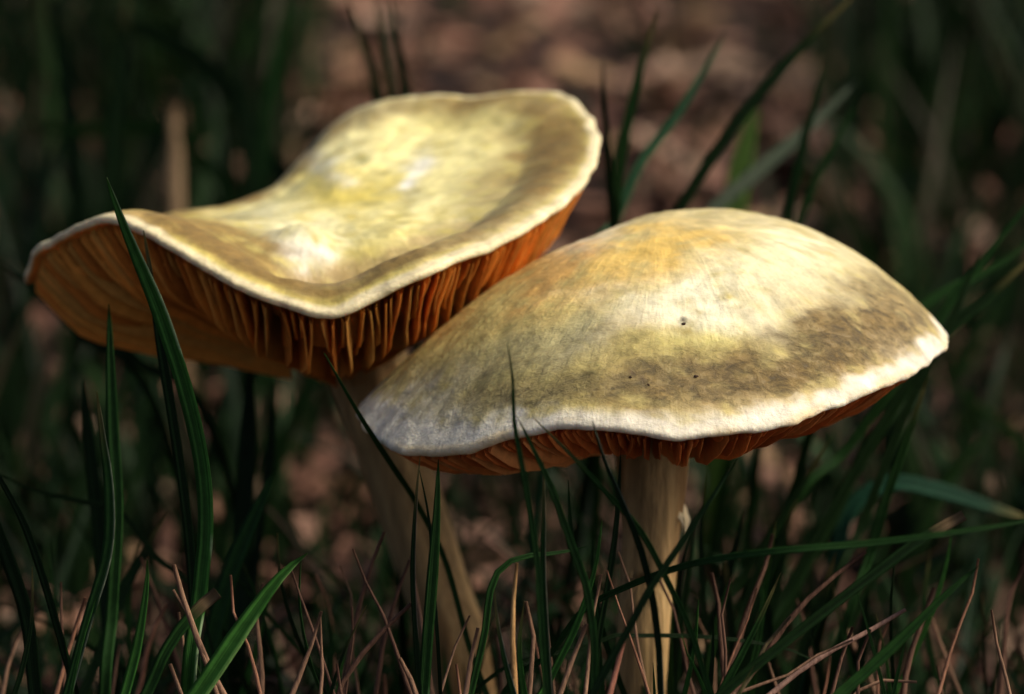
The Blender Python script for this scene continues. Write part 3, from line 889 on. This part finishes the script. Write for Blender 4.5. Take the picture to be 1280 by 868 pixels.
straw('thin brown stalk leaning beside the out-of-focus brown stalk', [(890, 716), (898, 750), (900, 790), (905, 850)], 8, DARKSTRAW, -1.6)
straw('bent straw tip above the dark nicked blade', [(1082, 690), (1062, 706), (1030, 730), (990, 770), (950, 830)], 9, DARKSTRAW, -2.0)
straw('dull straw standing behind the fresh tapering blade', [(1168, 735), (1150, 785), (1135, 830), (1128, 880)], 9, DARKSTRAW, -1.5)
straw('dull reddish straw at the far right, behind the fresh tapering blade', [(1280, 705), (1262, 750), (1256, 800), (1250, 868)], 9, DARKSTRAW, .5)
straw('dark twig with nicked tip by the tiny pointed blade', [(988, 770), (972, 786), (955, 808), (940, 840)], 7, ((.03, .03, .015), (.14, .10, .05)), -4.0)
straw('short thin straw lying to the left of the long pale straw', [(1146, 853), (1110, 850), (1080, 858), (1060, 880)], 6, STRAW, -2.4)

# -- tangle of fine blades and dry stalks along the foot
rt = random.Random(77)
for k in range(46):
    x = 20 + 1240 * (k + rt.uniform(.1, .9)) / 46; y = rt.uniform(650, 830)
    dx = rt.uniform(-70, 70); bow = rt.uniform(-14, 14); d = rt.uniform(-3.6, 2.2)
    grass('fine short blade in the tangle of grass at the foot of the mushrooms', [(x, y), (x + dx * .25 + bow, y + 60), (x + dx * .6 + bow, y + 130), (x + dx, y + 200)], rt.uniform(5, 11),
          (DG, MG, MG, BG)[k % 4], d, rt.uniform(.1, .6), 'fine blades tangled at the foot of the mushrooms')
for k in range(40):
    x = 30 + 1230 * (k + rt.uniform(.1, .9)) / 40; y = rt.uniform(690, 845)
    dx = rt.uniform(-60, 60); bow = rt.uniform(-10, 10); d = rt.uniform(-3.4, 1.5)
    straw('fine dry reddish stalk in the tangle at the foot of the mushrooms', [(x, y), (x + dx * .3 + bow, y + 45), (x + dx * .65, y + 100), (x + dx, y + 160)], rt.uniform(4, 8),
          (STRAW, DARKSTRAW, ((.14, .06, .035), (.30, .15, .09)))[k % 3], d, 'fine dry stalks tangled at the foot of the mushrooms')

# ------------------------------------------------------------------ stuff: lawn, thatch and litter on the ground behind
def scatter_blades(name, n, region, hgt, wid, palette, label, cat, mat, seed, lean=.5, seg=6):
    r = random.Random(seed)
    V, F, K = [], [], []
    tries = 0
    made = 0
    while made < n and tries < n * 40:
        tries += 1
        x, y, h, w = region(r)
        if x is None: continue
        h *= r.uniform(*hgt); w *= r.uniform(*wid)
        gz = ground_z(x, y) - .2
        az = r.uniform(0, 6.283); ln = r.uniform(.1, lean) * h
        dirv = np.array([math.cos(az), math.sin(az), 0])
        fa = r.uniform(0, 6.283)
        sd = np.array([math.cos(fa), math.sin(fa), 0]); nm = np.array([-math.sin(fa), math.cos(fa), 0])
        c = np.array(palette[r.randrange(len(palette))]) * r.uniform(.5, 1.0)
        b0 = len(V)
        droop = r.uniform(.0, .35)
        for k in range(seg + 1):
            u = k / seg
            p = np.array([x, y, gz]) + dirv * ln * u ** 1.8 + np.array([0, 0, h * (u - droop * u ** 3)])
            ww = w * .5 * (1 - u ** 2.2) + .006
            V += [p - sd * ww, p + nm * ww * .4, p + sd * ww]
            K += [c, c * .8, c * 1.1]
        for k in range(seg):
            a = b0 + k * 3
            F += [(a, a + 1, a + 4, a + 3), (a + 1, a + 2, a + 5, a + 4)]
        made += 1
    o = mesh_obj(name, V, F, mat, colors=np.clip(np.array(K), .003, .9))
    return tag(o, label, cat, kind='stuff')

def dark_region(r):
    """dense grass: left-hand and right-hand patches behind the mushrooms"""
    y = 14 + 150 * r.random() ** 1.5
    half = (DIST + y) * .19 + 4
    x = r.uniform(-half, half) * 1.25
    s = x / ((DIST + y) * .18)                    # -1 .. 1 over the field of view
    edge = .08 * fbm(x * .08, y * .08, 5., 2)
    if (s < -.42 + edge or s > .60 + edge) and (y > 34 or r.random() < .3):
        return x, y, 1.0 if y > 42 else .6, 1.0
    if r.random() < .06:
        return x, y, .5, .9
    return None, 0, 0, 0
scatter_blades('background_grass', 3200, dark_region, (5, 14), (.25, .55), [(.007, .020, .006), (.011, .030, .008), (.018, .045, .012), (.006, .016, .006), (.05, .045, .026)],
               'mass of dark out-of-focus grass growing behind the mushrooms', 'grass', MAT_GRASS, 11, .6)

def near_region(r):
    y = r.uniform(.8, 24)
    half = (DIST + y) * .19 + 2
    return r.uniform(-half, half), y, 1.0, 1.0
scatter_blades('short_grass', 650, near_region, (1.2, 6.0), (.12, .30), [(.006, .018, .006), (.010, .028, .008), (.016, .042, .012)],
               'short dark grass growing behind the foot of the mushrooms', 'grass', MAT_GRASS, 12, .9)
def foot_region(r):
    y = r.uniform(-3.0, 6.5)
    half = (DIST + y) * .19 + 2.5
    return r.uniform(-half, half), y, 1.0 + .06 * max(0, y), 1.0
scatter_blades('undergrowth', 1100, foot_region, (1.5, 5.0), (.12, .30), [(.006, .018, .006), (.010, .028, .008), (.014, .04, .012), (.05, .028, .018)],
               'low dark grass packed between the two stems and blades', 'grass', MAT_GRASS, 14, .8)
scatter_blades('dead_grass', 900, lambda r: ((lambda y: (r.uniform(-1, 1) * ((DIST + y) * .19 + 2), y, 1, 1))(r.uniform(-1.5, 30))), (.8, 3.0), (.06, .16),
               [(.16, .085, .06), (.26, .15, .11), (.10, .05, .035), (.34, .22, .15)], 'dry brown thatch of dead grass lying between the blades', 'dry grass', MAT_DRY, 13, 1.6)

def litter():
    r = random.Random(21)
    V, F, K = [], [], []
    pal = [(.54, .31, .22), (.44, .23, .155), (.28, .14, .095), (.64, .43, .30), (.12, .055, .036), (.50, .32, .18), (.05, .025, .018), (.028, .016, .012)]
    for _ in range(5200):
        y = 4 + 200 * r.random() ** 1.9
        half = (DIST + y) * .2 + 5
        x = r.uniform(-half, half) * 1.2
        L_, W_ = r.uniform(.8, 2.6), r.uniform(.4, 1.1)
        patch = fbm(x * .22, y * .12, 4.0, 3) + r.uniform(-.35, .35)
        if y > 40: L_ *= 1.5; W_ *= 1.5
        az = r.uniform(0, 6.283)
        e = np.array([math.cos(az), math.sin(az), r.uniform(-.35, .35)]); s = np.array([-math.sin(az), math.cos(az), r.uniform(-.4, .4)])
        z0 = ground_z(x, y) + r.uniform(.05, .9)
        c = np.array(pal[[3, 0, 5, 1, 2, 4, 6, 7][int(np.clip((.55 - patch) * 7 + max(0, 22 - y) * .16, 0, 7))]]) * r.uniform(.45, .85)  # near leaves picked darker, shade at the foot put into their colour
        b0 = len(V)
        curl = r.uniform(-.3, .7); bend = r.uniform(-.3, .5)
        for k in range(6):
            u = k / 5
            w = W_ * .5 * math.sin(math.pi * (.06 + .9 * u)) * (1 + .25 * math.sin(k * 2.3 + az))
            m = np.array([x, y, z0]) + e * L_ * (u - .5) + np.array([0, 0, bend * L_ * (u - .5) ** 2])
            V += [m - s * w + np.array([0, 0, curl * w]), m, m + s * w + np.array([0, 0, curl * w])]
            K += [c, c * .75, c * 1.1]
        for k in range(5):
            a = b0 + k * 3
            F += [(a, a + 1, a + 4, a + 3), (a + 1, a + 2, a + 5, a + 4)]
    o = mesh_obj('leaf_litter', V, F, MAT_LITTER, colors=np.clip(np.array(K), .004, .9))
    tag(o, 'blurred pinkish brown litter of dead leaves covering the ground', 'leaf litter', kind='stuff')
litter()
